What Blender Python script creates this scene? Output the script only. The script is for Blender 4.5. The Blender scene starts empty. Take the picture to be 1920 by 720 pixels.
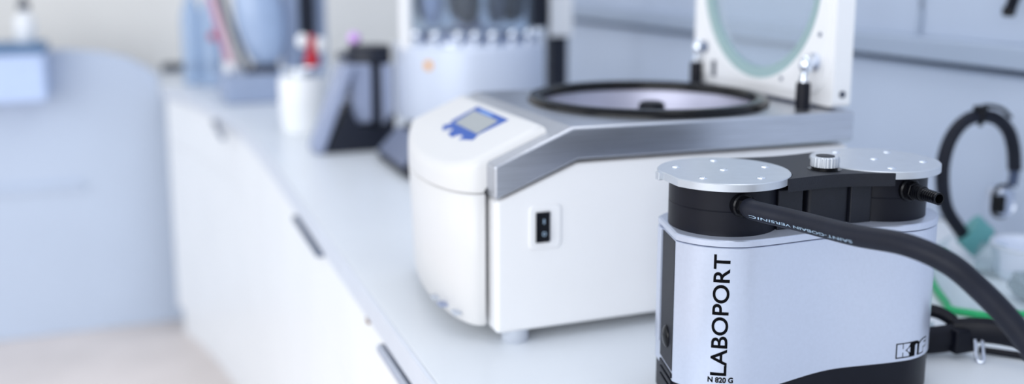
import bpy, bmesh, math, random
from mathutils import Vector, Matrix
R_ = math.radians
random.seed(4)
S = bpy.context.scene
COL = S.collection

# ------------------------------------------------------------------ camera
def unit(v): return Vector(v).normalized()
FPX, CXP, CYP, VPX, VPY, CAMH = 1850.0, 960.0, 250.0, 240.0, -65.0, 0.42
yc = unit(((VPX-CXP)/FPX, (VPY-CYP)/FPX, 1.0))
pit = math.atan2(CYP-VPY, FPX)
zc = Vector((0, -math.cos(pit), -math.sin(pit)))
xc = yc.cross(zc)
RW = Matrix((xc, yc, zc))
rx, dn, fw = RW @ Vector((1,0,0)), RW @ Vector((0,1,0)), RW @ Vector((0,0,1))
cd = bpy.data.cameras.new('camera'); cam = bpy.data.objects.new('camera', cd); COL.objects.link(cam)
M = Matrix((rx, -dn, -fw)).transposed().to_4x4(); M.translation = (0,0,CAMH)
cam.matrix_world = M
cd.sensor_fit = 'HORIZONTAL'; cd.sensor_width = 36.0; cd.lens = FPX/1920*36
cd.shift_x = 0; cd.shift_y = -(360-CYP)/1920
cd.clip_start = .02; cd.clip_end = 50
cd.dof.use_dof = True; cd.dof.focus_distance = .87; cd.dof.aperture_fstop = 1.9
S.camera = cam
# ------------------------------------------------------------------ light and exposure
def lin(c):
    f = lambda v: v/12.92 if v <= .04045 else ((v+.055)/1.055)**2.4
    return tuple(f(x/255) for x in c)
S.view_settings.view_transform = 'Standard'; S.view_settings.look = 'None'
S.view_settings.exposure = 0.14; S.view_settings.gamma = 1.0; S.view_settings.use_curve_mapping = False
W = bpy.data.worlds.new('room_light'); S.world = W; W.use_nodes = True
nt = W.node_tree; bg = nt.nodes['Background']
tc = nt.nodes.new('ShaderNodeTexCoord'); sx = nt.nodes.new('ShaderNodeSeparateXYZ'); rp = nt.nodes.new('ShaderNodeValToRGB')
mp = nt.nodes.new('ShaderNodeMath'); mp.operation = 'MULTIPLY_ADD'; mp.inputs[1].default_value = .5; mp.inputs[2].default_value = .5
nt.links.new(tc.outputs['Generated'], sx.inputs[0]); nt.links.new(sx.outputs['Z'], mp.inputs[0]); nt.links.new(mp.outputs[0], rp.inputs[0])
rp.color_ramp.elements[0].color = (*lin((170,174,180)),1); rp.color_ramp.elements[0].position = .3
rp.color_ramp.elements[1].color = (*lin((222,230,244)),1); rp.color_ramp.elements[1].position = .75
nt.links.new(rp.outputs[0], bg.inputs[0]); bg.inputs[1].default_value = .90
def area(name, loc, tgt, sx_, sy_, power, col):
    l = bpy.data.lights.new(name, 'AREA'); l.shape = 'RECTANGLE'; l.size = sx_; l.size_y = sy_; l.energy = power; l.color = col
    o = bpy.data.objects.new(name, l); COL.objects.link(o); o.location = loc
    o.rotation_euler = (Vector(tgt)-Vector(loc)).to_track_quat('-Z','Y').to_euler(); return o
area('window_daylight', (-2.2,-1.3,.8), (.6,1.3,.0), 3.6, 2.2, 80, (.96,.98,1.0))
area('far_end_fill', (-2.5,2.2,.9), (.9,3.3,-.1), 2.6, 2.0, 20, (.96,.98,1.0))  # added fill lamp, brightens the far cabinets and desk screen
area('ceiling_light_row', (.72,1.2,1.9), (.72,1.2,0), .5, 3.6, 10, (.95,.97,1.0))

# ------------------------------------------------------------------ materials
def mat(name, col, rough=.5, metal=0.0, noise=.03, scale=30, bump=0.0, bscale=400, spec=.5, trans=0.0, ior=1.45, coat=0.0, aniso=0.0, stretch=None):
    m = bpy.data.materials.new(name); m.use_nodes = True; n = m.node_tree; b = n.nodes['Principled BSDF']
    b.inputs['Roughness'].default_value = rough; b.inputs['Metallic'].default_value = metal
    b.inputs['Specular IOR Level'].default_value = spec; b.inputs['Transmission Weight'].default_value = trans
    b.inputs['IOR'].default_value = ior; b.inputs['Coat Weight'].default_value = coat; b.inputs['Anisotropic'].default_value = aniso
    t = n.nodes.new('ShaderNodeTexCoord'); mpn = n.nodes.new('ShaderNodeMapping'); n.links.new(t.outputs['Object'], mpn.inputs[0])
    if stretch: mpn.inputs['Scale'].default_value = stretch
    nz = n.nodes.new('ShaderNodeTexNoise'); nz.inputs['Scale'].default_value = scale; nz.inputs['Detail'].default_value = 4
    n.links.new(mpn.outputs[0], nz.inputs['Vector'])
    rr = n.nodes.new('ShaderNodeValToRGB'); c = lin(col)
    rr.color_ramp.elements[0].color = (*[max(0,x*(1-noise)) for x in c],1); rr.color_ramp.elements[1].color = (*[min(1,x*(1+noise)) for x in c],1)
    rr.color_ramp.elements[0].position = .3; rr.color_ramp.elements[1].position = .7
    n.links.new(nz.outputs['Fac'], rr.inputs[0]); n.links.new(rr.outputs[0], b.inputs['Base Color'])
    if bump:
        n2 = n.nodes.new('ShaderNodeTexNoise'); n2.inputs['Scale'].default_value = bscale; n2.inputs['Detail'].default_value = 2
        n.links.new(mpn.outputs[0], n2.inputs['Vector'])
        bp = n.nodes.new('ShaderNodeBump'); bp.inputs['Strength'].default_value = bump; bp.inputs['Distance'].default_value = .001
        n.links.new(n2.outputs['Fac'], bp.inputs['Height']); n.links.new(bp.outputs[0], b.inputs['Normal'])
    return m
def clear(name, tint, amount, gloss_rough=.05, body=(235,240,245)):
    """thin clear plastic or glass: mostly see-through, a little milky, a little shiny"""
    m = bpy.data.materials.new(name); m.use_nodes = True; n = m.node_tree; n.nodes.clear()
    out = n.nodes.new('ShaderNodeOutputMaterial'); tr = n.nodes.new('ShaderNodeBsdfTransparent'); tr.inputs[0].default_value = (*lin(tint),1)
    pr = n.nodes.new('ShaderNodeBsdfPrincipled'); pr.inputs['Roughness'].default_value = gloss_rough
    nz = n.nodes.new('ShaderNodeTexNoise'); nz.inputs['Scale'].default_value = 12
    mxc = n.nodes.new('ShaderNodeMix'); mxc.data_type = 'RGBA'; mxc.inputs[6].default_value = (*[x*.94 for x in lin(body)],1); mxc.inputs[7].default_value = (*lin(body),1)
    n.links.new(nz.outputs['Fac'], mxc.inputs[0]); n.links.new(mxc.outputs[2], pr.inputs['Base Color'])
    mx = n.nodes.new('ShaderNodeMixShader'); mx.inputs[0].default_value = amount
    n.links.new(tr.outputs[0], mx.inputs[1]); n.links.new(pr.outputs[0], mx.inputs[2]); n.links.new(mx.outputs[0], out.inputs[0])
    return m
worktop_m = mat('worktop_laminate', (226,230,234), .32, noise=.012, scale=8)
edge_m = mat('worktop_edge_band', (208,213,222), .3, noise=.02)
cab_m = mat('cabinet_white', (236,238,239), .38, noise=.015, scale=6)
cabgap_m = mat('cabinet_gap', (150,156,168), .6)
alu_m = mat('aluminium', (205,212,226), .3, .9, noise=.03, scale=80)
dkalu_m = mat('grey_metal_shaded_pull', (120,130,150), .35, .7)  # grey metal; the far pulls use it as a painted-in dark reflection
brass_m = mat('key_brass', (140,110,85), .35, .8)
wall_m = mat('wall_panel_grey', (184,195,213), .4, noise=.02, scale=4)
rail_m = mat('rail_grey', (164,176,194), .4, .1, noise=.02, scale=4)
gap_shade_m = mat('rail_gap_shade', (70,80,95), .7)
far_m = mat('plaster_beige', (240,237,231), .8, noise=.02, scale=5, bump=.1)
floor_m = mat('floor_vinyl', (226,216,210), .5, noise=.08, scale=3)
desk_m = mat('desk_blue_panel', (192,204,222), .5, noise=.015, scale=4)
white_m = mat('centrifuge_white', (236,236,237), .32, noise=.01, scale=8, coat=.15)
cover_m = mat('cover_white', (219,218,217), .36, noise=.01, scale=8)
steel_m = mat('brushed_steel', (196,199,206), .33, 1.0, noise=.10, scale=14, stretch=(1.2,60,60))
bowl_m = mat('bowl_metal', (182,182,200), .42, .75, noise=.03)
black_m = mat('black_plastic', (12,14,25), .42, noise=.1, scale=100, spec=.25)
blackr_m = mat('black_rough_plastic', (15,18,29), .5, noise=.1, scale=200, bump=.35, bscale=900)
blackg_m = mat('black_gloss', (8,9,14), .22, noise=.1, spec=.3)
rubber_m = mat('black_rubber', (26,29,40), .5, noise=.12, scale=60, spec=.25, bump=.15, bscale=300)
silver_m = mat('pump_silver_paint', (198,205,221), .30, .5, noise=.02, scale=300)
plate_m = mat('pump_plate_aluminium', (198,203,210), .34, .6, noise=.03, scale=90)
ink_m = mat('black_print', (8,8,12), .8, spec=.1)
print_m = mat('white_print', (165,190,212), .5)
chrome_m = mat('chrome', (235,240,248), .1, 1.0, noise=.02)
blue_m = mat('display_blue', (8,78,168), .4, noise=.04)
lcd_m = mat('display_grey', (160,165,166), .3, noise=.03)
foot_m = mat('foot_grey', (190,196,206), .5)
glass_m = clear('lid_glass', (236,241,244), .26, .04, (212,220,230))
glassrim_m = clear('lid_glass_rim', (190,216,216), .55, .15, (196,220,220))
dryer_m = mat('dryer_grey_white', (208,216,232), .36, .15, noise=.015, scale=8)
drycl_m = clear('acrylic_cylinder', (240,245,250), .05, .04)
sticker_m = mat('sticker_orange', (232,160,12), .5)
grey_m = mat('grey_plastic', (150,160,186), .45, noise=.03)
dkgrey_m = mat('dark_grey_plastic', (62,68,84), .45, noise=.05)
navy_m = mat('navy_black_plastic', (18,24,40), .45, noise=.06)
bluegrey_m = mat('blue_grey_enamel', (152,166,192), .4, noise=.03)
bowlblue_m = mat('blue_dome', (166,186,216), .3, noise=.04, coat=.3)
jar_m = mat('jar_white', (238,240,242), .4, noise=.01)
red_m = mat('red_plastic', (180,22,42), .4, noise=.04)
pink_m = mat('pink_tube', (214,160,180), .4, noise=.05)
purple_m = mat('purple_lamp_lens', (215,170,235), .3)
bluebot_m = clear('blue_clear_plastic', (214,228,246), .5, .2, (196,216,238))
teal_m = mat('teal_cuff', (96,158,160), .45, noise=.05)
green_m = mat('green_rubber', (30,172,104), .4, noise=.06)
visor_m = clear('visor_clear', (236,242,244), .16, .1, (220,230,232))
milky_m = clear('milky_plastic', (235,240,250), .8, .3, (238,243,250))
film_m = clear('crumpled_film', (205,215,220), .55, .08, (170,182,190))
box_m = mat('pale_blue_box', (192,210,242), .5)
boxlid_m = mat('slate_blue_lid', (92,124,160), .5)

# ------------------------------------------------------------------ helpers
OFF = {}
def setp(o, label=None, cat=None, group=None, kind=None):
    if label: o['label'] = label
    if cat: o['category'] = cat
    if group: o['group'] = group
    if kind: o['kind'] = kind
def finish(bm, name, m, shade=38):
    bmesh.ops.remove_doubles(bm, verts=bm.verts, dist=1e-6)
    bmesh.ops.recalc_face_normals(bm, faces=bm.faces)
    me = bpy.data.meshes.new(name); bm.to_mesh(me); bm.free()
    for p in me.polygons: p.use_smooth = True
    me.set_sharp_from_angle(angle=R_(shade)); me.materials.append(m); return me
def add_bevel(o, w, seg=2):
    md = o.modifiers.new('bevel', 'BEVEL'); md.width = w; md.segments = seg; md.limit_method = 'ANGLE'; md.angle_limit = R_(40); md.harden_normals = True
def part(name, bm, m, parent, bevel=0, shade=38, label=None, seg=2):
    bm.transform(Matrix.Translation(-Vector(OFF[parent.name])))
    me = finish(bm, name, m, shade); o = bpy.data.objects.new(name, me); COL.objects.link(o); o.parent = parent
    OFF[o.name] = OFF[parent.name]
    if bevel: add_bevel(o, bevel, seg)
    if label: o['label'] = label
    return o
def thing(name, label, cat, loc=(0,0,0), rotz=0, group=None, local=False):
    o = bpy.data.objects.new(name, None); COL.objects.link(o); o.empty_display_size = .05
    o.location = loc; o.rotation_euler = (0,0,rotz); OFF[o.name] = (0,0,0) if local else tuple(loc)
    setp(o, label, cat, group); return o
def single(name, bm, m, loc, label=None, cat=None, group=None, kind=None, bevel=0, shade=38):
    bm.transform(Matrix.Translation(-Vector(loc)))
    me = finish(bm, name, m, shade); o = bpy.data.objects.new(name, me); COL.objects.link(o); o.location = loc; OFF[o.name] = tuple(loc)
    if bevel: add_bevel(o, bevel)
    setp(o, label, cat, group, kind); return o
def B(): return bmesh.new()
def box(bm, x0, x1, y0, y1, z0, z1):
    v = [bm.verts.new((x,y,z)) for z in (z0,z1) for x,y in ((x0,y0),(x1,y0),(x1,y1),(x0,y1))]
    for f in ((3,2,1,0),(4,5,6,7),(0,1,5,4),(1,2,6,5),(2,3,7,6),(3,0,4,7)): bm.faces.new([v[i] for i in f])
    return bm
def loft(bm, loops, cap0=True, cap1=True, closed=True):
    L = [[bm.verts.new(p) for p in l] for l in loops]; n = len(L[0])
    for a, b in zip(L, L[1:]):
        for i in range(n if closed else n-1):
            j = (i+1) % n
            bm.faces.new((a[i], a[j], b[j], b[i]))
    if cap0: bm.faces.new(L[0][::-1])
    if cap1: bm.faces.new(L[-1])
    return bm
def prism(bm, pts, z0, z1): return loft(bm, [[(x,y,z0) for x,y in pts], [(x,y,z1) for x,y in pts]])
def prism_y(bm, pts, y0, y1): return loft(bm, [[(x,y0,z) for x,z in pts], [(x,y1,z) for x,z in pts]])
def prism_x(bm, pts, x0, x1): return loft(bm, [[(x0,y,z) for y,z in pts], [(x1,y,z) for y,z in pts]])
def lathe(bm, prof, c=(0,0,0), seg=48, axis=None, cap0=True, cap1=True):
    """prof: (radius, height) pairs along the axis"""
    loops = [[Vector((r*math.cos(2*math.pi*i/seg), r*math.sin(2*math.pi*i/seg), h)) for i in range(seg)] for r, h in prof]
    q = Vector((0,0,1)).rotation_difference(unit(axis)) if axis else None
    loops = [[(q @ p if q else p)+Vector(c) for p in l] for l in loops]
    return loft(bm, loops, cap0, cap1)
def catmull(pts, n=8):
    P = [Vector(p) for p in pts]; P = [P[0]*2-P[1]]+P+[P[-1]*2-P[-2]]; out = []
    for i in range(1, len(P)-2):
        for k in range(n):
            t = k/n; a,b,c,d = P[i-1],P[i],P[i+1],P[i+2]
            out.append(.5*((2*b)+(-a+c)*t+(2*a-5*b+4*c-d)*t*t+(-a+3*b-3*c+d)*t**3))
    out.append(P[-2]); return out
def frames(path, up=Vector((0,0,1))):
    fr = []
    for i, p in enumerate(path):
        t = (path[min(i+1,len(path)-1)]-path[max(i-1,0)]).normalized()
        s = t.cross(up)
        s = s.normalized() if s.length > 1e-4 else Vector((1,0,0))
        fr.append((p, t, s, s.cross(t)))
    return fr
def tube(bm, path, r, seg=16, r2=None, up=Vector((0,0,1))):
    """round or elliptical tube; r along the sideways axis, r2 along the upward one; either may be a list"""
    loops = []
    for i, (p, t, s, u) in enumerate(frames(path, up)):
        a = r[i] if isinstance(r, list) else r
        b = (r2[i] if isinstance(r2, list) else r2) if r2 else a
        loops.append([p + s*(a*math.sin(2*math.pi*k/seg)) + u*(b*math.cos(2*math.pi*k/seg)) for k in range(seg)])
    return loft(bm, loops)
def ellipsoid(bm, c, rx_, ry_, rz_, seg=24):
    bmesh.ops.create_uvsphere(bm, u_segments=seg, v_segments=seg//2, radius=1, matrix=Matrix.Translation(c) @ Matrix.Diagonal((rx_,ry_,rz_,1))); return bm
def rrect(x0, x1, y0, y1, r, n=5):
    out = []
    for cx, cy, a in ((x1-r,y0+r,-90),(x1-r,y1-r,0),(x0+r,y1-r,90),(x0+r,y0+r,180)):
        for k in range(n+1):
            t = R_(a+90*k/n); out.append((cx+r*math.cos(t), cy+r*math.sin(t)))
    return out
def text_bm(body, size, bold=0.0, align='LEFT', slices=0.0015, maxw=None):
    """flat lettering as a mesh, cut into thin columns and rows so that it can follow a curved surface"""
    c = bpy.data.curves.new('lettering', 'FONT'); c.body = body; c.size = size; c.align_x = align; c.resolution_u = 6; c.offset = bold
    o = bpy.data.objects.new('lettering', c); COL.objects.link(o)
    bpy.context.view_layer.update()
    me = bpy.data.meshes.new_from_object(o.evaluated_get(bpy.context.evaluated_depsgraph_get()))
    bm = bmesh.new(); bm.from_mesh(me)
    bpy.data.objects.remove(o); bpy.data.curves.remove(c); bpy.data.meshes.remove(me)
    if maxw:
        xs = [v.co.x for v in bm.verts]; k = maxw/(max(xs)-min(xs)); x0 = min(xs)
        for v in bm.verts: v.co.x = (v.co.x-x0)*k
    cut(bm, slices); return bm
def cut(bm, step):
    for ax in (0,1):
        lo = min(v.co[ax] for v in bm.verts); hi = max(v.co[ax] for v in bm.verts); n = int((hi-lo)/step)
        if n > 160: continue
        for i in range(1, n+1):
            nrm = Vector((1,0,0)) if ax == 0 else Vector((0,1,0))
            bmesh.ops.bisect_plane(bm, geom=bm.verts[:]+bm.edges[:]+bm.faces[:], plane_co=nrm*(lo+i*step), plane_no=nrm, dist=1e-7)
def struct(name, bm, m, loc=(0,0,0), bevel=0): return single(name, bm, m, loc, kind='structure', bevel=bevel)

# ------------------------------------------------------------------ the room
FZ = -.9
struct('floor', box(B(), -4,2,-.6,4.6,FZ-.06,FZ), floor_m, (0,2,FZ))
struct('wall_far', box(B(), -4,2,4.4,4.52,FZ,2.0), far_m, (0,4.4,FZ))
WX = 1.25
struct('wall_right', box(B(), WX+.022,WX+.14,-.6,4.4,FZ,2.0), wall_m, (WX+.03,2,FZ))
lp = prism_y(B(), [(WX+.022,.002),(WX+.022,.254),(WX+.014,.254),(WX+.005,.250),(WX,.243),(WX,.002)], -.4,4.4)
struct('trim_1', lp, wall_m, (WX,2,.002))
rl = prism_y(B(), [(WX+.022,.264),(WX+.022,.302),(WX-.012,.300),(WX-.016,.296),(WX-.016,.266),(WX-.012,.264)], -.4,4.4)
struct('trim_2', rl, rail_m, (WX,2,.264))
struct('trim_3', box(B(), WX+.016,WX+.022,-.4,4.4,.254,.264), gap_shade_m, (WX,2,.254))  # dark strip behind the rail gap, the gap's shade put into its colour

# ------------------------------------------------------------------ bench: worktop and cabinet units
EX = .268
edge = [(EX,-.3),(EX,.3),(EX,.9),(EX,1.5),(EX,2.1),(.266,2.4),(.257,2.68),(.236,2.95),(.200,3.2),(.150,3.45),(.085,3.66)]
t = thing('worktop', 'long pale grey laboratory worktop curving out to the left at its far end', 'worktop', (.75,1.8,-.036))
top = edge+[(.085,4.39),(WX,4.39),(WX,-.3)]
part('top_slab', prism(B(), top, -.032, 0), worktop_m, t, bevel=.003)
eb = B(); n = len(edge)
loft(eb, [[(x,y,-.034) for x,y in edge],[(x-.004,y,-.034) for x,y in edge],[(x-.004,y,-.002) for x,y in edge],[(x,y,-.0005) for x,y in edge]], False, False, closed=False)
part('edge_band', eb, edge_m, t, label='grey edge band')
def front_x(y):
    for (xa,ya),(xb,yb) in zip(edge, edge[1:]):
        if ya <= y <= yb: return xa+(xb-xa)*(y-ya)/(yb-ya)
    return edge[-1][0]
units = [(-.28,.66,None,'white cabinet unit at the near end of the bench, in front of the silver pump'),
         (.66,1.34,(.82,1.14),'white cabinet unit under the white centrifuge, with bright bar handle and a small lock'),
         (1.34,2.03,(1.565,1.82),'white cabinet unit under the worktop, second long handle, without any lock'),
         (2.03,2.62,None,'white cabinet unit without a handle, in the middle of the bench run'),
         (2.62,3.64,(2.76,3.08),'white cabinet unit with the curved front at the far end of the bench')]
for y0, y1, h, lab in units:
    g = .0015; ys = [y0+g+(y1-y0-2*g)*i/6 for i in range(7)]
    c = thing('bench_cabinet', lab, 'cabinet', ((EX+.9)/2,(y0+y1)/2,FZ), group='cabinet units under the worktop')
    fx = [(front_x(y)+.022,y) for y in ys]
    part('carcass', prism(B(), fx+[(WX-.01,y1-g),(WX-.01,y0+g)], FZ, -.036), cab_m, c)
    for nm, za, zb in (('door',FZ+.1,-.1985),('drawer',-.1972,-.040)):
        d = part(nm, prism(B(), [(front_x(y)+.004,y) for y in ys]+[(front_x(y)+.021,y) for y in ys[::-1]], za, zb), cab_m, c, bevel=.0015)
        if nm == 'drawer' and h:
            hx = min(front_x(h[0]), front_x(h[1])); mh = alu_m if h[0] < 1.2 else dkalu_m  # far handles: same metal, dark reflection put into the colour
            hb = B(); 
            prism_y(hb, [(hx+.003,-.052),(hx+.003,-.042),(hx-.006,-.040),(hx-.010,-.043),(hx-.010,-.050)], *h)
            part('handle', hb, mh, d, bevel=.0015, label='metal bar handle' if mh is alu_m else 'metal bar handle with a dark reflection in its colour')
        if nm == 'drawer' and .6 < y0 < 1:
            lathe_b = lathe(B(), [(.007,0),(.007,.003),(.0055,.004)], (EX+.004,1.238,-.066+.022), 20, (-1,0,0))
            part('lock', lathe_b, brass_m, d, label='small brass lock')
# blue-white desk panel beyond the end of the bench
dp = [(-2.2,.13),(-.36,.133),(-.22,.130),(-.10,.118),(-.02,.096),(.050,.055),(.078,.025),(.082,-.040),(.17,-.040),(.17,FZ),(-2.2,FZ)]
t = thing('desk_screen', 'pale blue desk screen panel with rounded top corner, beyond the end of the bench', 'partition', (-.9,3.8,FZ))
part('screen_panel', loft(B(), [[(x,3.77,z) for x,z in dp],[(x,3.80,z) for x,z in dp]]), desk_m, t, bevel=.004)
part('rail', box(B(), -.9,-.19,3.758,3.7702,-.37,-.345), desk_m, t, bevel=.004)
t = thing('dispenser_box', 'pale blue box with slate blue lid fixed to the desk screen at far left', 'box', (-.44,3.70,-.03))
part('body', box(B(), -.62,-.278,3.60,3.7695,-.03,.135), box_m, t, bevel=.012)
part('lid', box(B(), -.63,-.272,3.59,3.769,.135,.165), boxlid_m, t, bevel=.008)
t = thing('wash_bottle', 'white bottle with dark cap standing on the pale blue box', 'bottle', (-.335,3.69,.165))
part('body', lathe(B(), [(.030,0),(.033,.004),(.033,.07),(.026,.088),(.013,.098),(.013,.108)], (-.335,3.69,.165)), jar_m, t)
part('cap', lathe(B(), [(.019,.108),(.019,.132),(.007,.137),(.006,.16)], (-.335,3.69,.165)), dkgrey_m, t)

# ------------------------------------------------------------------ vacuum pump (front right)
PA = R_(-2.8)
pump = thing('vacuum_pump', 'silver and black twin-head laboratory vacuum pump with vertical lettering, front right', 'vacuum pump', (.5980,.776,0), PA, local=True)
HD, RR = .085, .062
CH0, CH1 = Vector((-HD-.0465,.035)), Vector((-HD-.060,-.027))
chn = Vector((-(CH0-CH1).y, (CH0-CH1).x)).normalized()           # outward from the flat end
if chn.x > 0: chn = -chn
def dogbone(rad, waist=.005, n=44):
    pts = []
    for k in range(n+1):                                           # left half circle, back to front
        a = R_(90+180*k/n); pts.append(Vector((-HD+rad*math.cos(a), rad*math.sin(a))))
    for k in range(1,24):
        x = -HD+2*HD*k/24; pts.append(Vector((x, -(rad-waist*math.cos(math.pi*x/(2*HD))**2))))
    for k in range(n+1):
        a = R_(-90+180*k/n); pts.append(Vector((HD+rad*math.cos(a), rad*math.sin(a))))
    for k in range(1,24):
        x = HD-2*HD*k/24; pts.append(Vector((x, rad-waist*math.cos(math.pi*x/(2*HD))**2)))
    return pts
def clip(pts, off=0.0):
    """cut the flat left end off a closed outline"""
    d = [(p-CH1).dot(chn)-off for p in pts]; out = []
    for i in range(len(pts)):
        j = (i+1) % len(pts)
        if d[i] <= 0: out.append(pts[i])
        if d[i]*d[j] < 0: out.append(pts[i].lerp(pts[j], d[i]/(d[i]-d[j])))
    return out
def cut_right(pts, x1):
    out = []
    for i in range(len(pts)):
        a, b = pts[i], pts[(i+1) % len(pts)]
        if a.x <= x1: out.append(a)
        if (a.x-x1)*(b.x-x1) < 0: out.append(a.lerp(b, (x1-a.x)/(b.x-a.x)))
    return out
def fine(pts, step=.003):
    out = []
    for i in range(len(pts)):
        a, b = pts[i], pts[(i+1) % len(pts)]; m = max(1, int((b-a).length/step+.5))
        out += [a.lerp(b, k/m) for k in range(m)]
    return out
def inset(pts, d):
    n = len(pts); out = []
    for i in range(n):
        tg = (pts[(i+1)%n]-pts[i-1]).normalized(); out.append(pts[i]-Vector((tg.y,-tg.x))*d)
    return out
OUT = fine(cut_right(clip(dogbone(RR)), HD+.0600))
def wave(x):
    k = min(1, max(0, (x+.085)/.10)); return .0350+.0070*(3*k*k-2*k**3)
# foot and base
IN = inset(OUT, .0012)
part('base', loft(B(), [[(p.x,p.y,0) for p in inset(OUT,.006)],[(p.x,p.y,.002) for p in inset(OUT,.003)],[(p.x,p.y,.006) for p in IN],[(p.x,p.y,.07) for p in IN]]), black_m, pump)
# silver shell with the waved lower rim
sh = B(); loops = []
for k in range(9):
    f = k/8; loops.append([(p.x,p.y,wave(p.x)*(1-f)+.1702*f) for p in OUT])
loops.append([(p.x,p.y,.1708) for p in inset(OUT,.0006)])
loops.append([(p.x,p.y,.1712) for p in inset(OUT,.004)])
loft(sh, [[(p.x,p.y,wave(p.x)) for p in inset(OUT,.002)]]+loops, False, True)
shell = part('shell', sh, silver_m, pump)
# lip ring on top of the shell
lip = part('shell_lip', loft(B(), [[(p.x,p.y,z) for p in inset(OUT,d)] for z,d in ((.1710,.003),(.1718,.0008),(.1722,-.0003),(.1770,-.0003),(.1780,.0006),(.1784,.002))]), silver_m, pump)
# flat left end: black panel with a round button and vent slats
ce, cu = (CH1-CH0), None
cl = ce.length; cu = ce.normalized()
def endquad(bm, s0, s1, z0, z1, d0, d1):
    a, b = CH0+cu*s0, CH0+cu*s1
    pts = [a+chn*d0, b+chn*d0, b+chn*d1, a+chn*d1]
    return loft(bm, [[(p.x,p.y,z0) for p in pts],[(p.x,p.y,z1) for p in pts]])
ep = part('end_panel', endquad(B(), .012, cl-.0085, .044, .1700, -.004, .0006), blackr_m, pump, bevel=.0004)
part('end_post', endquad(B(), -.001, .0105, .057, .1710, -.006, .0026), silver_m, pump, bevel=.001)
bc = CH0+cu*(cl*.56)
bb = ellipsoid(B(), (0,0,0), .0090, .0040, .0110)
bb.transform(Matrix.Translation((bc.x+chn.x*.0008,bc.y+chn.y*.0008,.0715)) @ Matrix.Rotation(math.atan2(cu.y,cu.x),4,'Z'))
part('button', bb, blackg_m, ep)
for z in (.0415,.034,.0265):
    part('vent_slat', endquad(B(), .014, cl-.008, z-.0045, z, -.003, .0016), black_m, pump, bevel=.0006)
# pump heads
for s, nm in ((-1,'left'),(1,'right')):
    c = (s*HD,0,0)
    part('pump_head', lathe(B(), [(.0506,.1775),(.0506,.2008),(.0502,.2012),(.0502,.2016),(.0506,.2020),(.0506,.2232)], c, 96), black_m, pump)
    # round cover plates
    pl = [Vector((s*HD+RR*math.cos(R_(a)), RR*math.sin(R_(a)))) for a in range(0,360,4)]
    pl = [Vector((-p.x,p.y)) for p in cut_right([Vector((-p.x,p.y)) for p in pl][::-1], HD+.0586)][::-1] if s < 0 else cut_right(pl, HD+.0600)
    pl = fine(pl, .004)
    if s < 0:                                              # small upright tab at the far end of the flat
        part('plate_tab', box(B(), -HD-.0625,-HD-.0575,.010,.0175,.2215,.2292), plate_m, pump, bevel=.0008)
    pt = part('head_plate', loft(B(), [[(p.x,p.y,z) for p in inset(pl,d)] for z,d in ((.2220,.0006),(.2224,0),(.2288,0),(.2296,.0008))]), plate_m, pump)
    scr = [(0,0)]+[(.045*math.cos(R_(a)),.045*math.sin(R_(a))) for a in ((0,72,144,216,288) if s < 0 else (36,108,180,252,324))]
    for x, y in scr:
        part('screw', lathe(B(), [(.0042,.2292),(.0042,.2298),(.0034,.2304),(.0020,.2305),(.0016,.2297)], (s*HD+x,y,0), 14), chrome_m, pt)
# black bridge between the plates
br = []
for k in range(13):
    a = R_(-53+130*k/12); br.append((-HD+.0626*math.cos(a), .0626*math.sin(a)))
for k in range(1,10):
    x = br[12][0]+( -2*br[12][0])*k/10; br.append((x, br[12][1]-.012*math.sin(math.pi*k/10)))
for k in range(13):
    a = R_(103+147*k/12); br.append((HD+.0626*math.cos(a), .0626*math.sin(a)))
(xa_,ya_), (xb_,yb_) = br[-1], br[0]
for k in range(1,14):
    f = k/14; br.append((xa_+(xb_-xa_)*f, ya_+(yb_-ya_)*f+.0085*math.sin(math.pi*f)**1.2))
bridge = part('bridge', loft(B(), [[(x,y,z) for x,y in br] for z in (.2160,.2286)]), blackr_m, pump, bevel=.0007)
bcore = B(); prism(bcore, rrect(-.0160,.0290,-.0380,.046,.004), .1775, .2165)
part('valve_block', bcore, blackr_m, pump)
for xa, xb, yf in ((-.050,-.0235,-.0400),(.0285,.052,-.0410)):
    part('valve_panel', box(B(), xa,xb,yf,.045,.1775,.2162), blackr_m, pump, bevel=.0012)
# knurled regulating knob
kx, ky = .0120, -.021; seg = 96; kl = []
for z, d in ((.2312,.0004),(.2316,.0),(.2402,0),(.2411,.0010)):
    kl.append([(kx+(.0128-d+(.0006 if (i//2)%2 else 0))*math.cos(2*math.pi*i/seg), ky+(.0128-d+(.0006 if (i//2)%2 else 0))*math.sin(2*math.pi*i/seg), z) for i in range(seg)])
part('knob_collar', lathe(B(), [(.0160,.2282),(.0160,.2290),(.0130,.2292),(.0120,.2292),(.0120,.2318)], (kx,ky,0)), blackg_m, pump)
knob = part('knob', loft(B(), kl), plate_m, pump, label='ribbed silver knob')
part('knob_cap', lathe(B(), [(.0088,.2406),(.0088,.2415),(.0078,.2417)], (kx,ky,0)), blackr_m, knob, label='black cap disc')
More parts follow.
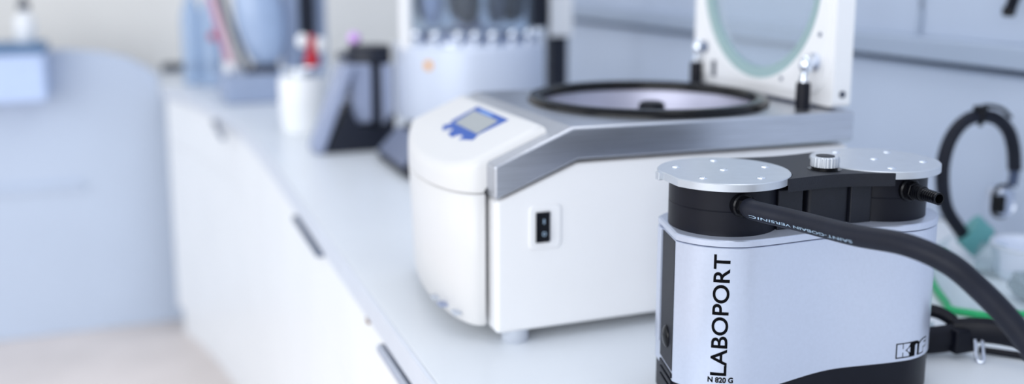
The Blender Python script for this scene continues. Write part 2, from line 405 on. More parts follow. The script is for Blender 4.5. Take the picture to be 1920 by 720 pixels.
# two hose ports, both pointing to the front
def hexpts(r): return [(r*math.cos(R_(60*k+15)), r*math.sin(R_(60*k+15))) for k in range(6)]
for s, zz, xoff, longb in ((-1,.2080,-.0090,False),(1,.2095,.0010,True)):
    px, py = s*HD+xoff, -.0500
    part('port_collar', lathe(B(), [(.0112,-.004),(.0112,.003),(.010,.0042)], (px,py,zz), 28, (0,-1,0)), blackg_m, pump)
    hx = [(px+a, zz+b) for a, b in hexpts(.0092)]
    nut = part('port_nut', loft(B(), [[(x,y,z) for x,z in hx] for y in (py-.003,py-.0105)]), blackg_m, pump, bevel=.0008)
    prof = [(.0066,.010),(.0066,.013)]
    if longb:
        prof = [(.0068,.010)]; h = .011
        for k in range(4): prof += [(.0072,h),(.0072,h+.0016),(.0064,h+.0020),(.0064,h+.0026)]; h += .0027
        prof += [(.0058,h+.0002)]; h += .0006
        for k in range(6): prof += [(.0060,h),(.0058,h+.0016),(.0046,h+.0020),(.0046,h+.0026)]; h += .0028
        prof += [(.0060,h),(.0060,h+.002),(.0044,h+.002),(.0042,h-.010)]
    part('hose_barb', lathe(B(), prof, (px,py,zz), 28, (0,-1,0)), blackg_m, nut, shade=25)
# lettering on the shell
cum = [0.0]
for i in range(len(OUT)): cum.append(cum[-1]+(OUT[(i+1)%len(OUT)]-OUT[i]).length)
def on_shell(s, z, off=.00025):
    s = s % cum[-1]
    for i in range(len(OUT)):
        if cum[i+1] >= s:
            a, b = OUT[i], OUT[(i+1)%len(OUT)]; p = a.lerp(b, (s-cum[i])/(cum[i+1]-cum[i])); tg = (b-a).normalized()
            return (p.x+tg.y*off, p.y-tg.x*off, z)
def s_at(angle, c):   # arc length where the outline leaves centre c at this angle
    tgt = Vector((c+RR*math.cos(R_(angle)), RR*math.sin(R_(angle)))); i = min(range(len(OUT)), key=lambda k: (OUT[k]-tgt).length); return cum[i]
SL = s_at(-119, -HD)
tb = text_bm('LABOPORT', .0204, bold=.00030, slices=.002, maxw=.1145)
for v in tb.verts: x, y = v.co.x, v.co.y; v.co = on_shell(SL+.0068-y, .0505+x)
part('lettering', tb, ink_m, shell, label='black vertical lettering LABOPORT')
tb = text_bm('N 820 G', .0070, bold=.00028, slices=.002, maxw=.0230)
for v in tb.verts: x, y = v.co.x, v.co.y; v.co = on_shell(SL-.0095+x, .0440+y)
part('lettering', tb, ink_m, shell, label='black lettering N 820 G')
def poly(bm, pts, z=0.0):
    vs = [bm.verts.new((x,y,z)) for x,y in pts]; es = [bm.edges.new((vs[i], vs[(i+1)%len(vs)])) for i in range(len(vs))]
    bmesh.ops.triangle_fill(bm, edges=es, use_beauty=True, use_dissolve=False, normal=(0,0,1)); return bm
lg = [(0,0),(0,46),(70,46),(76,44),(80,39),(84,44),(90,47),(100,48),(100,18),(92,16),(92,0)]
lk = [[(4,4),(4,43),(25,43),(25,28),(28,28),(28,43),(53,43),(51,36),(46,29),(37,24),(37,21),(46,17),(51,10),(51,4),(28,4),(28,17),(25,17),(25,4)],
      [(42,22.5),(53,32),(53,14)], [(67,0),(67,33),(70,36),(73,36),(73,0)],
      [(80,4),(80,32),(84,40),(91,44),(98,45),(98,38),(91,36),(91,32),(98,33),(98,22),(90,20),(90,4)]]
KS, KW = s_at(-100, HD), .0334/100
lb = poly(B(), lg); 
def letter_x(x): return x*.9 if x <= 50 else (45+(x-50)*1.45 if x <= 80 else 88.5+(x-80)*2.0)
for v in lb.verts: v.co = Vector((letter_x(v.co.x), v.co.y, 0))*KW
cut(lb, .002)
for v in lb.verts: v.co = on_shell(KS+v.co.x, .0450+v.co.y*1.0, .0002)
logo = part('emblem', lb, ink_m, shell, label='black and silver emblem KNF')
lw = B()
for p in lk: poly(lw, p)
for v in lw.verts: v.co = Vector((letter_x(v.co.x), v.co.y, 0))*KW
cut(lw, .002)
for v in lw.verts: v.co = on_shell(KS+v.co.x, .0450+v.co.y*1.0, .0004)
part('emblem_letters', lw, silver_m, logo, label='silver letters of the emblem')

# ------------------------------------------------------------------ black rubber hose on the pump's front port
wp = pump.matrix_basis @ Vector((-HD-.0090,-.0500,.2080))
dirp = (Matrix.Rotation(PA,3,'Z') @ Vector((0,-1,0)))
hp = [wp+dirp*.0105, wp+dirp*.024, Vector((.5195,.6736,.2056)), Vector((.5293,.6165,.2072)), Vector((.5383,.5690,.2110)), Vector((.5541,.5408,.2022)),
      Vector((.5710,.5256,.1843)), Vector((.5841,.5119,.1660)), Vector((.5949,.4986,.1457)), Vector((.611,.478,.108)), Vector((.622,.440,.060)), Vector((.628,.385,.026)), Vector((.63,.32,.012)), Vector((.63,.25,.0095)), Vector((.63,.15,.0095))]
HR = .0088
hpath = catmull(hp, 10)
t = single('rubber_hose', tube(B(), hpath, HR, 28), rubber_m, (.63,.2,0), 'thick black rubber hose arching from the front port of the silver pump', 'hose')
hl = [0.0]
for a, b in zip(hpath, hpath[1:]): hl.append(hl[-1]+(b-a).length)
hf = frames(hpath)
def on_hose(s, phi, off=.0002):
    s = min(max(s,0), hl[-1]-1e-5); i = max(k for k in range(len(hl)) if hl[k] <= s); f = (s-hl[i])/(hl[i+1]-hl[i])
    p = hf[i][0].lerp(hf[i+1][0], f); sd = hf[i][2].lerp(hf[i+1][2], f).normalized(); u = hf[i][3].lerp(hf[i+1][3], f).normalized()
    return p+(sd*math.sin(phi)+u*math.cos(phi))*(HR+off)
tb = text_bm('SAINT-GOBAIN VERSINIC', .0038, slices=.002, maxw=.104)
for v in tb.verts: x, y = v.co.x, v.co.y; v.co = on_hose(.116-x, R_(105)+y/HR)
part('lettering', tb, print_m, t, label='upside-down white lettering')

# ------------------------------------------------------------------ centrifuge
cf = thing('centrifuge', 'white bench centrifuge with steel hood, blue display panel and opened lid', 'centrifuge', (.58,1.14,0))
Y0, Y1 = .975, 1.31
prof = [(.358,.0145),(.826,.0145),(.826,.200),(.455,.203),(.358,.166)]
bd = B(); loft(bd, [[(x,Y0+.006,z) for x,z in prof],[(x,Y1-.006,z) for x,z in prof]])
part('housing', bd, white_m, cf, bevel=.005, seg=3)
for x, y in ((.386,Y0+.022),(.386,Y1-.022),(.80,Y0+.022),(.80,Y1-.022)):
    part('foot', lathe(B(), [(.0145,0),(.0155,.002),(.0155,.016)], (x,y,0), 28), foot_m, cf)
# stainless hood: folded skirt, hole for the bowl
hb = B(); BC, BR = (.630,1.145), .150
hp_ = [(.354,.207),(.446,.2445),(.828,.2425)]; lo_ = [(.354,.170),(.453,.2075),(.828,.2045)]
fv = {}
for side, y in ((0,Y0),(1,Y1)):
    fv[side] = ([hb.verts.new((x,y,z)) for x,z in hp_], [hb.verts.new((x,y,z)) for x,z in lo_])
    tpv, lov = fv[side]
    for i in range(2): hb.faces.new((tpv[i],tpv[i+1],lov[i+1],lov[i]))
hb.faces.new((fv[0][0][0],fv[1][0][0],fv[1][0][1],fv[0][0][1]))           # sloped front of the hood
hb.faces.new((fv[0][0][0],fv[0][1][0],fv[1][1][0],fv[1][0][0]))           # front skirt
hb.faces.new((fv[0][0][2],fv[1][0][2],fv[1][1][2],fv[0][1][2]))           # rear skirt
zt = lambda x: .2445-.002*(x-.446)/.382
cv = [hb.verts.new((BC[0]+BR*math.cos(2*math.pi*k/72), BC[1]+BR*math.sin(2*math.pi*k/72), zt(BC[0]+BR*math.cos(2*math.pi*k/72)))) for k in range(72)]
ce_ = [hb.edges.new((cv[i],cv[(i+1)%72])) for i in range(72)]
oc = [fv[0][0][1],fv[0][0][2],fv[1][0][2],fv[1][0][1]]
oe = [hb.edges.get((oc[i],oc[(i+1)%4])) or hb.edges.new((oc[i],oc[(i+1)%4])) for i in range(4)]
bmesh.ops.triangle_fill(hb, edges=ce_+oe, use_beauty=True, use_dissolve=False, normal=(0,0,1))
hood = part('hood', hb, steel_m, cf, shade=20)
hood.data.flip_normals() if False else None
sol = hood.modifiers.new('sheet', 'SOLIDIFY'); sol.thickness = .010; sol.offset = -1
add_bevel(hood, .0048, 3)
# bowl, gasket ring, rotor hub
zb = .2435
part('bowl', lathe(B(), [(.1495,zb),(.1440,zb-.004),(.1400,zb-.02),(.1340,zb-.075),(.120,zb-.100),(.060,zb-.106),(.020,zb-.106)], (*BC,0), 96, cap0=False), bowl_m, cf)
part('gasket_ring', lathe(B(), [(.1400,zb-.003),(.1400,zb+.005),(.1425,zb+.0090),(.1480,zb+.0100),(.1540,zb+.0090),(.1575,zb+.005),(.1580,zb-.0005),(.1480,zb-.002),(.1400,zb-.003)], (*BC,0), 96, cap0=False, cap1=False), blackg_m, cf)
part('rotor_hub', lathe(B(), [(.050,zb-.106),(.050,zb-.085),(.022,zb-.080),(.0205,zb-.035),(.0195,zb-.020),(.0165,zb-.003),(.0125,zb-.002),(.0120,zb-.0012)], (BC[0]+.008,BC[1],0), 40), black_m, cf)
# front control cover
CY0, CY1 = 1.000, 1.290
def cover_outline(off=0.0, taper=0.0):
    xb, dep, ym = .350, .0425-taper-off, 1.110; pts = [(.425-off, CY0+off),(.40,CY0+off),(.375,CY0+off)]
    for k in range(41):
        a = R_(-90+180*k/40); ex = 2.25 if a < 0 else 2.25-.95*math.sin(a)**.3
        hw = (ym-CY0 if a < 0 else CY1-ym)-off; e = 2/ex
        pts.append((xb-dep*abs(math.cos(a))**e, ym+hw*math.copysign(abs(math.sin(a))**e, math.sin(a))))
    return pts+[(.375,CY1-off),(.40,CY1-off),(.425-off,CY1-off)]
ztop = lambda x: .2125+.43*(x-.345)
def hoodz(x): return .207+.41*(x-.354)-.004
def lo(z): return lambda x: max(z, hoodz(x)) if x > .356 else z
cvb = B(); cvl = []
for f, off in ((lambda x: lo(.1728)(x), .0016),(lambda x: lo(.1736)(x), 0.0),(lambda x: ztop(x)-.012, 0.0),(lambda x: ztop(x)-.006,.0010),(lambda x: ztop(x)-.0022,.0036),(lambda x: ztop(x)-.0004,.0072),(lambda x: ztop(x),.011)):
    cvl.append([(x,y,f(x)) for x,y in cover_outline(off)])
loft(cvb, cvl)
cover = part('control_head', cvb, cover_m, cf, shade=60)
def low_outline(off, tp):
    pts = [p for p in cover_outline(off, tp) if p[0] < .3665]
    return [(.352,CY0+off)]+[p for p in pts if p[0] < .352]+[(.352,CY1-off)]
n0 = [low_outline(*a) for a in ((.008,.016),(.002,.0145),(0,.014),(0,0.0),(.0016,0.0))]
zz0 = [.0185,.0195,.022,.1700,.1716]
part('front_cover', loft(B(), [[(x,y,z-(.0 if i > 2 else 0.0)) for x,y in l] for i,(l,z) in enumerate(zip(n0,zz0))]), cover_m, cf, shade=60)
for y in (1.052,1.078,1.020):
    part('vent_slot', box(B(), .3145 if y > 1.04 else .3215,.330,y,y+.014,.0285,.0315), foot_m if y != 1.052 else grey_m, cf)
# display on the sloped control head
def plane(pts, d): return [(x,y,ztop(x)+d) for x,y in pts]
def decal(pts, d):
    b = B(); loft(b, [plane(pts,-.0005), plane(pts,d)]); return b
bl = [(.4095,1.1915),(.4085,1.0765),(.372,1.0800),(.362,1.0700),(.3558,1.0920),(.3535,1.0980),(.3585,1.1000),(.3620,1.1085),(.3585,1.1175),(.3530,1.1190),(.3520,1.1230),(.3545,1.1440),(.3600,1.1450),(.3640,1.1530),(.3600,1.1610),(.3545,1.1640),(.3560,1.1720),(.3612,1.1850),(.3706,1.1760),(.3716,1.1860)]
dsp = part('display_panel', decal(bl, .0006), blue_m, cover, shade=20, label='blue display panel')
part('screen', decal([(.4008,1.1805),(.4004,1.0895),(.3713,1.0818),(.3717,1.1700)], .0012), lcd_m, dsp, label='grey screen')
part('title_strip', decal([(.4062,1.165),(.4058,1.122),(.4030,1.122),(.4032,1.165)], .0009), mat('title_light', (120,165,225), .5), dsp, label='pale blue title strip')
# rocker switch in its rounded recess on the side
part('switch_bezel', loft(B(), [[(x,y,z) for x,z in rrect(.396,.4345,.1085,.1585,.006)] for y in (Y0+.0065,Y0+.0035)]), white_m, cf, bevel=.0018)
sw = part('rocker_switch', box(B(), .4035,.4205,Y0+.0015,Y0+.006,.1165,.1512), black_m, cf, bevel=.0006)
part('rocker', loft(B(), [[(.4055,Y0+.0025,.119),(.4185,Y0+.0025,.119),(.4185,Y0+.0025,.149),(.4055,Y0+.0025,.149)],[(.4055,Y0-.0016,.119),(.4185,Y0-.0016,.119),(.4185,Y0+.0010,.149),(.4055,Y0+.0010,.149)]]), blackg_m, sw)
part('mark', lathe(B(), [(.0024,0),(.0024,.0004),(.0016,.0004),(.0016,0)], (.412,Y0-.0008,.127), 20, (0,-1,0), False, False), print_m, sw)
part('mark', box(B(), .4114,.4126,Y0-.0008,Y0+.002,.1385,.1435), print_m, sw)
# opened lid
LX = .800; LY0, LY1, LZ0, LZ1 = .987, 1.312, .246, .560; GY, GZ, GR = 1.150, .403, .137
def lid_plate(x0, x1, y0, y1, z0, z1, r, gr):
    b = B(); o = rrect(y0,y1,z0,z1,r); vs = {}
    for x in (x0,x1):
        ov = [b.verts.new((x,y,z)) for y,z in o]; iv = [b.verts.new((x,GY+gr*math.cos(2*math.pi*k/72),GZ+gr*math.sin(2*math.pi*k/72))) for k in range(72)]
        es = [b.edges.new((v[i],v[(i+1)%len(v)])) for v in (ov,iv) for i in range(len(v))]
        bmesh.ops.triangle_fill(b, edges=es, use_beauty=True, use_dissolve=False, normal=(1,0,0)); vs[x] = (ov,iv)
    for q in (0,1):
        a, c = vs[x0][q], vs[x1][q]
        for i in range(len(a)): b.faces.new((a[i],a[(i+1)%len(a)],c[(i+1)%len(a)],c[i]))
    return b
lid = part('lid', lid_plate(LX+.003,LX+.030,LY0,LY1,LZ0,LZ1,.006,GR), white_m, cf, bevel=.0012)
part('inner_plate', lid_plate(LX,LX+.004,LY0+.012,LY1-.010,LZ0+.012,LZ1-.012,.035,GR-.001), white_m, lid, bevel=.001)
part('window_glass', lathe(B(), [(.001,0),(GR-.014,0),(GR-.014,.004),(.001,.004)], (LX+.008,GY,GZ), 72, (1,0,0)), glass_m, lid)
part('glass_rim', lathe(B(), [(GR-.016,-.003),(GR-.0012,-.004),(GR-.0012,.006),(GR-.016,.005),(GR-.016,-.003)], (LX+.006,GY,GZ), 72, (1,0,0), False, False), glassrim_m, lid)
for y, z in ((1.0015,.262),):
    part('screw', lathe(B(), [(.0045,0),(.0045,.0012),(.002,.0012)], (LX+.017,LY0,.262), 16, (0,-1,0)), dkgrey_m, lid)
for y, z in ((1.088,.272),(1.013,.335),(1.275,.300)):
    part('screw', lathe(B(), [(.003,0),(.003,.001)], (LX,y,z), 12, (-1,0,0)), dkalu_m, lid)
part('lock_pin', lathe(B(), [(.0115,0),(.0115,.003),(.009,.0045)], (LX,1.021,.300), 24, (-1,0,0)), alu_m, lid)
part('lock_pin', lathe(B(), [(.0085,0),(.0085,.003),(.006,.0045)], (LX,1.277,.300), 24, (-1,0,0)), dkalu_m, lid)
part('latch_slot', box(B(), LX-.001,LX+.001,1.246,1.256,.258,.282), dkgrey_m, lid)
part('hinge_bar', box(B(), LX-.004,LX+.028,LY0+.03,LY1-.03,.2415,.2465), dkgrey_m, cf, bevel=.001)
for x, y in ((.776,1.010),(.792,1.288)):
    st = part('lid_strut', lathe(B(), [(.0090,.2425),(.0090,.273),(.0080,.2765),(.0060,.2770)], (x,y,0), 28), black_m, cf)
    part('strut_rod', lathe(B(), [(.0050,.2765),(.0050,.284),(.0032,.285),(.0032,.290)], (x,y,0), 20), chrome_m, st)
    part('strut_eye', ellipsoid(B(), (x+.003,y,.298), .0090,.0080,.0125), chrome_m, st)
    part('strut_pin', tube(B(), [Vector((x,y,.297)),Vector((LX+.002,y+.008,.299))], .0028, 12), chrome_m, st)

# ------------------------------------------------------------------ freeze dryer
fd = thing('freeze_dryer', 'tall pale grey drum instrument with clear cylinder and dark base, behind the centrifuge', 'freeze dryer', (.737,2.2,0))
FC, FR = (.737,2.2), .176
bs = B(); pr = [(.494,0),(.96,0),(.96,.075),(.561,.075),(.541,.070),(.486,.012)]
prism_y(bs, pr, 1.855, 2.10)
part('base', bs, navy_m, fd, bevel=.004)
part('control_panel', loft(B(), [[(.4895,1.88,.020),(.4895,2.09,.020),(.5375,2.09,.0705),(.5375,1.88,.0705)],[(.4865,1.88,.0225),(.4865,2.09,.0225),(.5345,2.09,.073),(.5345,1.88,.073)]]), mat('panel_mid_grey', (112,120,142), .45), fd, label='slanted grey control panel')
part('plinth', lathe(B(), [(FR-.03,0),(FR-.03,.074)], (*FC,0), 64), navy_m, fd)
part('drum', lathe(B(), [(FR-.01,.072),(FR,.076),(FR,.238),(FR-.004,.243),(FR-.03,.246)], (*FC,0), 96), dryer_m, fd)
part('sticker', lathe(B(), [(.0105,0),(.0105,.0005)], (FC[0]-.76*FR,FC[1]-.652*FR,.203), 20, (-.76,-.65,0)), sticker_m, fd, label='round orange sticker')
part('clear_cylinder', lathe(B(), [(.148,.246),(.148,.60),(.144,.60),(.144,.246)], (*FC,0), 72, cap0=False, cap1=False), drycl_m, fd)
part('rim_ring', lathe(B(), [(.140,.245),(.154,.245),(.154,.252),(.140,.252),(.140,.245)], (*FC,0), 72, cap0=False, cap1=False), alu_m, fd)
for a, rr_ in ((205,.162),(224,.160),(243,.162),(256,.158),(270,.162),(288,.160),(306,.162),(324,.162)):
    x, y = FC[0]+rr_*math.cos(R_(a)), FC[1]+rr_*math.sin(R_(a))
    v = part('valve', lathe(B(), [(.010,.244),(.010,.256),(.006,.258),(.006,.262)], (x,y,0), 20), alu_m, fd)
    part('valve_knob', ellipsoid(B(), (x,y,.269), .0125,.0125,.0115), chrome_m, v)
for dx, dy, r, m in ((-.098,-.03,.024,grey_m),(-.030,-.075,.030,navy_m),(.045,-.06,.022,dkgrey_m),(.098,-.02,.034,navy_m),(.0,.06,.032,dkgrey_m),(-.08,.07,.03,navy_m)):
    part('flask', lathe(B(), [(.008,.288),(r*.8,.300),(r,.330),(r,.390),(r*.5,.43),(.012,.45),(.012,.58)], (FC[0]+dx,FC[1]+dy,0), 28), m, fd)
part('manifold', lathe(B(), [(.125,.248),(.125,.268),(.03,.282),(.03,.30)], (*FC,0), 48), bowl_m, fd)
part('manifold_top', lathe(B(), [(.141,.575),(.141,.598)], (*FC,0), 48), dkgrey_m, fd)
part('white_post', tube(B(), [Vector((.573,2.155,.235)),Vector((.573,2.155,.60))], .0145, 24), white_m, fd, label='white upright post')
# black post with the white tag
bp = thing('instrument_stand', 'black upright post with a white tag, right of the drum instrument', 'stand', (1.05,2.36,0))
part('foot_plate', box(B(), 1.0,1.11,2.29,2.43,0,.012), navy_m, bp, bevel=.002)
part('post', box(B(), 1.006,1.053,2.34,2.38,.012,.62), navy_m, bp, bevel=.002)
part('tag', box(B(), 0.998,1.060,2.325,2.339,.240,.345), white_m, bp, bevel=.003, label='white tag')
part('clamp_arm', box(B(), .95,1.006,2.345,2.375,.262,.40), navy_m, bp, bevel=.002)

# ------------------------------------------------------------------ small grey instrument on wedge base
gi = thing('titrator', 'grey instrument with leaning front plate on black wedge base, beside the white jar', 'instrument', (.47,2.26,0))
prism_b = B(); prism_y(prism_b, [(.384,0),(.553,0),(.553,.085),(.520,.05),(.470,.06),(.447,.105)], 2.19,2.32)
part('base', prism_b, navy_m, gi, bevel=.004)
part('front_plate', loft(B(), [[(.366,y,.004),(.386,y,.002),(.462,y,.195),(.440,y,.198)] for y in (2.185,2.285)]), grey_m, gi, bevel=.004, label='leaning grey front plate')
part('housing', box(B(), .458,.505,2.21,2.32,.062,.198), grey_m, gi, bevel=.006)
part('black_stripe', box(B(), .505,.528,2.215,2.32,.055,.19), navy_m, gi, bevel=.002)
part('side_module', box(B(), .528,.555,2.21,2.32,.05,.195), grey_m, gi, bevel=.004)
part('top_ring', lathe(B(), [(.048,.196),(.050,.198),(.050,.233),(.047,.237),(.040,.237)], (.512,2.265,0), 40), navy_m, gi)
part('arm', box(B(), .44,.50,2.25,2.29,.205,.222), dkgrey_m, gi, bevel=.003)
part('lamp', ellipsoid(B(), (.478,2.265,.254), .015,.015,.015), purple_m, gi, label='purple lamp')
part('lamp_stem', lathe(B(), [(.006,.221),(.006,.242)], (.478,2.265,0), 16), dkgrey_m, gi)

# ------------------------------------------------------------------ white jar with its stopper
jr = thing('jar', 'white plastic jar with silver cap and red and white stopper', 'jar', (.395,2.52,0))
part('body', lathe(B(), [(.052,0),(.056,.004),(.062,.07),(.062,.130),(.057,.144)], (.398,2.52,0), 48), jar_m, jr)
part('cap', lathe(B(), [(.056,.143),(.058,.145),(.058,.166),(.053,.170)], (.398,2.52,0), 48), chrome_m, jr, label='silver cap')
sp = part('stopper', lathe(B(), [(.016,.164),(.019,.172),(.019,.186),(.012,.195),(.012,.236),(.005,.242)], (.424,2.53,.005), 24), red_m, jr, label='red stopper')
part('stopper_wing', ellipsoid(B(), (.402,2.53,.231), .017,.012,.019), jar_m, sp, label='white wing')
part('stopper_wing', ellipsoid(B(), (.446,2.53,.220), .015,.012,.021), jar_m, sp, label='white wing')

# ------------------------------------------------------------------ blue grey instrument at the back
ev = thing('evaporator', 'blue grey instrument with big blue oval dome, at the far end of the bench', 'evaporator', (.36,3.2,0))
part('base', box(B(), .252,.470,3.09,3.34,0,.088), bluegrey_m, ev, bevel=.01)
dm = ellipsoid(B(), (0,0,0), .075,.055,.165, 32); dm.transform(Matrix.Translation((.372,3.17,.262)) @ Matrix.Rotation(R_(-8),4,'Y'))
part('dome', dm, bowlblue_m, ev, label='blue oval dome')
part('dome_foot', lathe(B(), [(.050,.086),(.050,.10),(.034,.115)], (.385,3.17,0), 32), dkgrey_m, ev)
part('column', box(B(), .448,.500,3.20,3.27,.088,.45), bluegrey_m, ev, bevel=.008)
part('black_column', box(B(), .503,.552,3.2,3.25,.19,.47), navy_m, ev, bevel=.004)
part('rear_column', box(B(), .500,.596,3.25,3.31,0,.46), bluegrey_m, ev, bevel=.006)
part('tilt_arm', tube(B(), [Vector((.235,3.16,.42)),Vector((.278,3.15,.25)),Vector((.318,3.13,.12)),Vector((.330,3.13,.086))], .010, 14), dkgrey_m, ev)
part('knob', ellipsoid(B(), (.268,3.11,.112), .017,.017,.017), jar_m, ev, label='white ball standing in for a bright highlight')  # bright highlight modelled as a white ball
part('highlight_stem', lathe(B(), [(.008,.085),(.008,.10)], (.268,3.11,0), 16), bluegrey_m, ev)
# clear blue bottles and tube beyond it
for (x, y), h, r, lab in (((.198,3.70),.34,.036,'pale blue clear bottle, left of the two bottles at far end of bench'),((.256,3.60),.36,.034,'pale blue clear bottle with red button, behind the blue grey instrument')):
    t = thing('reagent_bottle', lab, 'bottle', (x,y,0), group='clear blue bottles')
    part('body', lathe(B(), [(r*.9,0),(r,.004),(r,h*.7),(r*.75,h*.82),(r*.4,h*.9),(r*.4,h)], (x,y,0), 32), bluebot_m, t)
    part('cap', lathe(B(), [(r*.5,h),(r*.5,h+.03),(r*.2,h+.036),(.004,h+.06)], (x,y,0), 24), bluegrey_m, t)
    if x > .22: part('button', ellipsoid(B(), (x+.002,y-r-.002,.178), .013,.006,.016), red_m, t, label='red button')
single('sample_tube', tube(B(), [Vector((.330,3.50,.008)),Vector((.305,3.50,.10)),Vector((.252,3.48,.32))], .013, 16), pink_m, (.31,3.5,0), 'pink tube leaning between the blue bottles and the blue grey instrument', 'tube')
pw = thing('power_strip', 'dark grey power strip lying on the bench by the far wall', 'power strip', (.2,4.2,0))
part('body', box(B(), .10,.33,4.16,4.22,0,.028), dkgrey_m, pw, bevel=.005)
for x in (.135,.185,.235,.285): part('socket', lathe(B(), [(.018,.027),(.018,.032),(.014,.032),(.014,.029)], (x,4.19,0), 20), navy_m, pw)

# ------------------------------------------------------------------ goggles with headband
gg = thing('safety_goggles', 'clear goggles with green rim and upright black headband, behind the black hose', 'goggles', (1.02,.95,0))
vp = catmull([(1.09,1.075,0),(1.02,1.035,0),(.963,.961,0),(.930,.909,0),(.9155,.886,0),(.9265,.8685,0),(.9395,.8545,0),(.970,.843,0),(1.06,.825,0)], 6)
part('visor', loft(B(), [[(p.x+(1.03-p.x)*k,p.y+(.94-p.y)*k,z) for p in vp] for z,k in ((.008,0),(.022,.03),(.036,.12),(.044,.22),(.047,.35))], False, False, closed=False), visor_m, gg)
part('rim', tube(B(), [p+Vector((0,0,.0048)) for p in vp], .0046, 12), green_m, gg, label='green rim')
part('rim_tab', prism(B(), [(.8817,.8233),(.9208,.8345),(.9500,.8360),(.94,.80),(.9177,.7987),(.8921,.8086)], .0005,.006), green_m, gg, bevel=.001, label='green tab')
hbp = catmull([(1.118,1.055,.022),(1.094,1.055,.046),(1.066,1.055,.082),(1.055,1.055,.130),(1.061,1.055,.170),(1.080,1.055,.197),(1.108,1.055,.209),(1.144,1.055,.205),(1.171,1.055,.186),(1.185,1.055,.158),(1.191,1.055,.126)], 7)
hb_ = part('headband', tube(B(), hbp, .0095, 16, .0095, up=Vector((0,1,0))), rubber_m, gg)
part('end_clip', tube(B(), [Vector((1.190,1.055,.136)),Vector((1.191,1.055,.118)),Vector((1.189,1.055,.102))], .0068, 16, up=Vector((0,1,0))), mat('slate_clip', (58,72,100), .4), hb_)
part('cable_tie', tube(B(), catmull([(1.112,1.050,.196),(1.113,1.046,.210),(1.114,1.052,.221),(1.126,1.05,.224),(1.146,1.045,.219),(1.158,1.04,.207)], 5), .0045, 10, .0030), blackg_m, hb_)
part('tie_head', box(B(), 1.104,1.119,1.043,1.058,.215,.225), blackg_m, hb_, bevel=.002)
# buckle loop hanging at the end of the headband
ol = rrect(1.156,1.192,.056,.103,.016,6)
def face(y, d): return [Vector((1.174+(x-1.174)*d, y, .0795+(z-.0795)*d)) for x,z in ol]
part('buckle', loft(B(), [face(1.050,.80), face(1.048,.90), face(1.058,1.0), face(1.070,.98), face(1.074,.85)]), alu_m, hb_, label='shiny metal buckle')
rimp = face(1.057,1.03); loops_ = []
bk = B(); n_ = len(rimp)
for i_ in range(n_):
    tg = (rimp[(i_+1)%n_]-rimp[i_-1]).normalized(); sd = tg.cross(Vector((0,1,0))).normalized()
    loops_.append([rimp[i_]+sd*(.0019*math.cos(2*math.pi*q/8))+Vector((0,.0030*math.sin(2*math.pi*q/8),0)) for q in range(8)])
loft(bk, loops_+[loops_[0]], False, False)
part('buckle_rim', bk, blackg_m, hb_, label='black rim of the buckle')
part('buckle_pad', box(B(), 1.1560,1.1685,1.043,1.060,.064,.092), blackg_m, hb_, bevel=.004)
part('buckle_link', tube(B(), [Vector((1.191,1.058,.108)),Vector((1.188,1.06,.102)),Vector((1.183,1.062,.098))], .0035, 10), blackg_m, hb_)
part('cuff', tube(B(), [Vector((1.108,1.052,.046)),Vector((1.120,1.048,.034)),Vector((1.130,1.044,.025))], .026, 20, .012, up=Vector((0,1,0))), teal_m, gg, label='teal cuff')
part('clear_socket', lathe(B(), [(.020,0),(.022,.004),(.022,.03),(.017,.042)], (1.085,.985,0), 28), visor_m, gg)
mb = thing('beaker', 'milky white plastic beaker behind the black hose at the right edge', 'beaker', (1.122,.958,0))
part('body', lathe(B(), [(.040,0),(.044,.004),(.047,.043),(.049,.045),(.045,.045),(.042,.006)], (1.122,.958,0), 40, cap1=True), mat('milky_white', (226,233,246), .35, noise=.02), mb)
part('rim', lathe(B(), [(.046,.042),(.050,.043),(.050,.047),(.046,.047),(.046,.042)], (1.122,.958,0), 40, cap0=False, cap1=False), milky_m, mb)
fl = B(); bmesh.ops.create_icosphere(fl, subdivisions=3, radius=.028)
for v in fl.verts: v.co = v.co*random.uniform(.78,1.05); v.co.z *= .75
fl.transform(Matrix.Translation((1.045,.885,.022)))
zm = min(v.co.z for v in fl.verts)
for v in fl.verts: v.co.z -= zm
single('crumpled_film', fl, film_m, (1.045,.885,0), 'crumpled clear plastic film beside the green rim, behind the black hose', 'plastic film', shade=15)

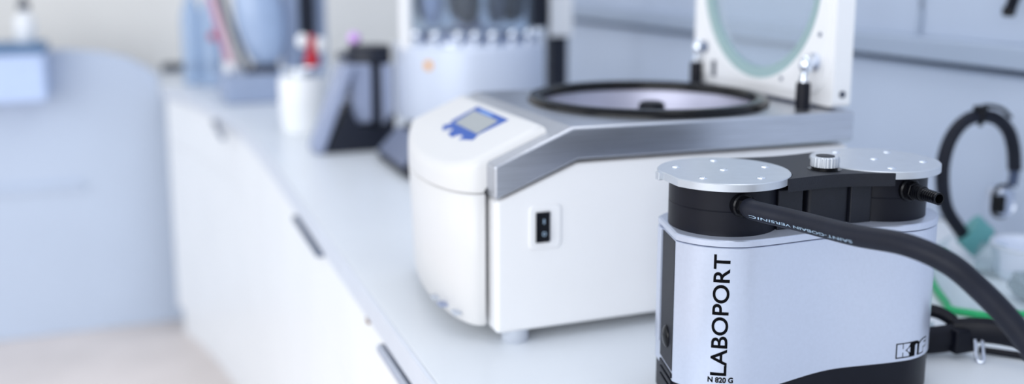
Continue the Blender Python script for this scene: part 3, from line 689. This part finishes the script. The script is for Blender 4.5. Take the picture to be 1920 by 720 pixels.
# ------------------------------------------------------------------ black spectacles behind the pump
sg = thing('safety_glasses', 'black safety glasses lying on the worktop to the right of the pump', 'glasses', (.80,.77,0))
rim = catmull([(.775,.805,.020),(.790,.812,.040),(.806,.806,.044),(.818,.792,.038),(.822,.784,.028)], 6)
part('brow', tube(B(), rim, .0055, 12, .0075), black_m, sg)
part('bridge_bar', tube(B(), catmull([(.745,.80,.016),(.775,.793,.018),(.800,.786,.019),(.822,.780,.022)],6), .009, 14, .0158), black_m, sg)
part('hinge_block', box(B(), .806,.834,.768,.786,.006,.034), black_m, sg, bevel=.003)
tm_p = catmull([(.815,.782,.028),(.835,.765,.032),(.850,.742,.034),(.862,.718,.033),(.869,.698,.027),(.870,.682,.018),(.869,.668,.0095)],8)
tm = part('temple', tube(B(), tm_p, .0055, 14, [.0140-.0070*max(0,(i-len(tm_p)*.55)/(len(tm_p)*.45)) for i in range(len(tm_p))]), black_m, sg)
part('temple', tube(B(), catmull([(.845,.775,.005),(.865,.757,.0045),(.885,.737,.004),(.897,.715,.004),(.901,.700,.005)],8), .003, 10, .004), black_m, sg)
part('wire_loop', tube(B(), catmull([(.836,.764,.026),(.832,.757,.014),(.828,.752,.003),(.824,.757,.004),(.829,.766,.022)],6), .0018, 8), alu_m, sg, label='thin metal wire loop')
part('lens', tube(B(), catmull([(.775,.803,.012),(.790,.810,.020),(.808,.803,.022)],6), .0012, 8, .010), visor_m, sg)

# ------------------------------------------------------------------ on the wall panel
t = thing('hanging_rod', 'black rod hanging down at the top right in front of wall panel', 'rod', (1.235,1.12,.345))
part('rod', tube(B(), catmull([(1.235,1.128,.352),(1.235,1.121,.372),(1.238,1.112,.40),(1.242,1.10,.50),(1.262,1.10,.56)],5), .0085, 14), black_m, t)
part('tip', lathe(B(), [(.007,0),(.0095,.003),(.0095,.014)], (1.235,1.129,.344), 20), blackg_m, t)
part('bracket', box(B(), 1.255,1.2722,1.08,1.12,.545,.575), dkgrey_m, t, bevel=.002)
single('wall_cable', tube(B(), catmull([(1.268,1.345,.300),(1.268,1.343,.36),(1.268,1.347,.45),(1.268,1.345,.62)],6), .0045, 10), rail_m, (1.268,1.345,.30), 'thin grey cable running up the wall panel above the rail', 'cable')
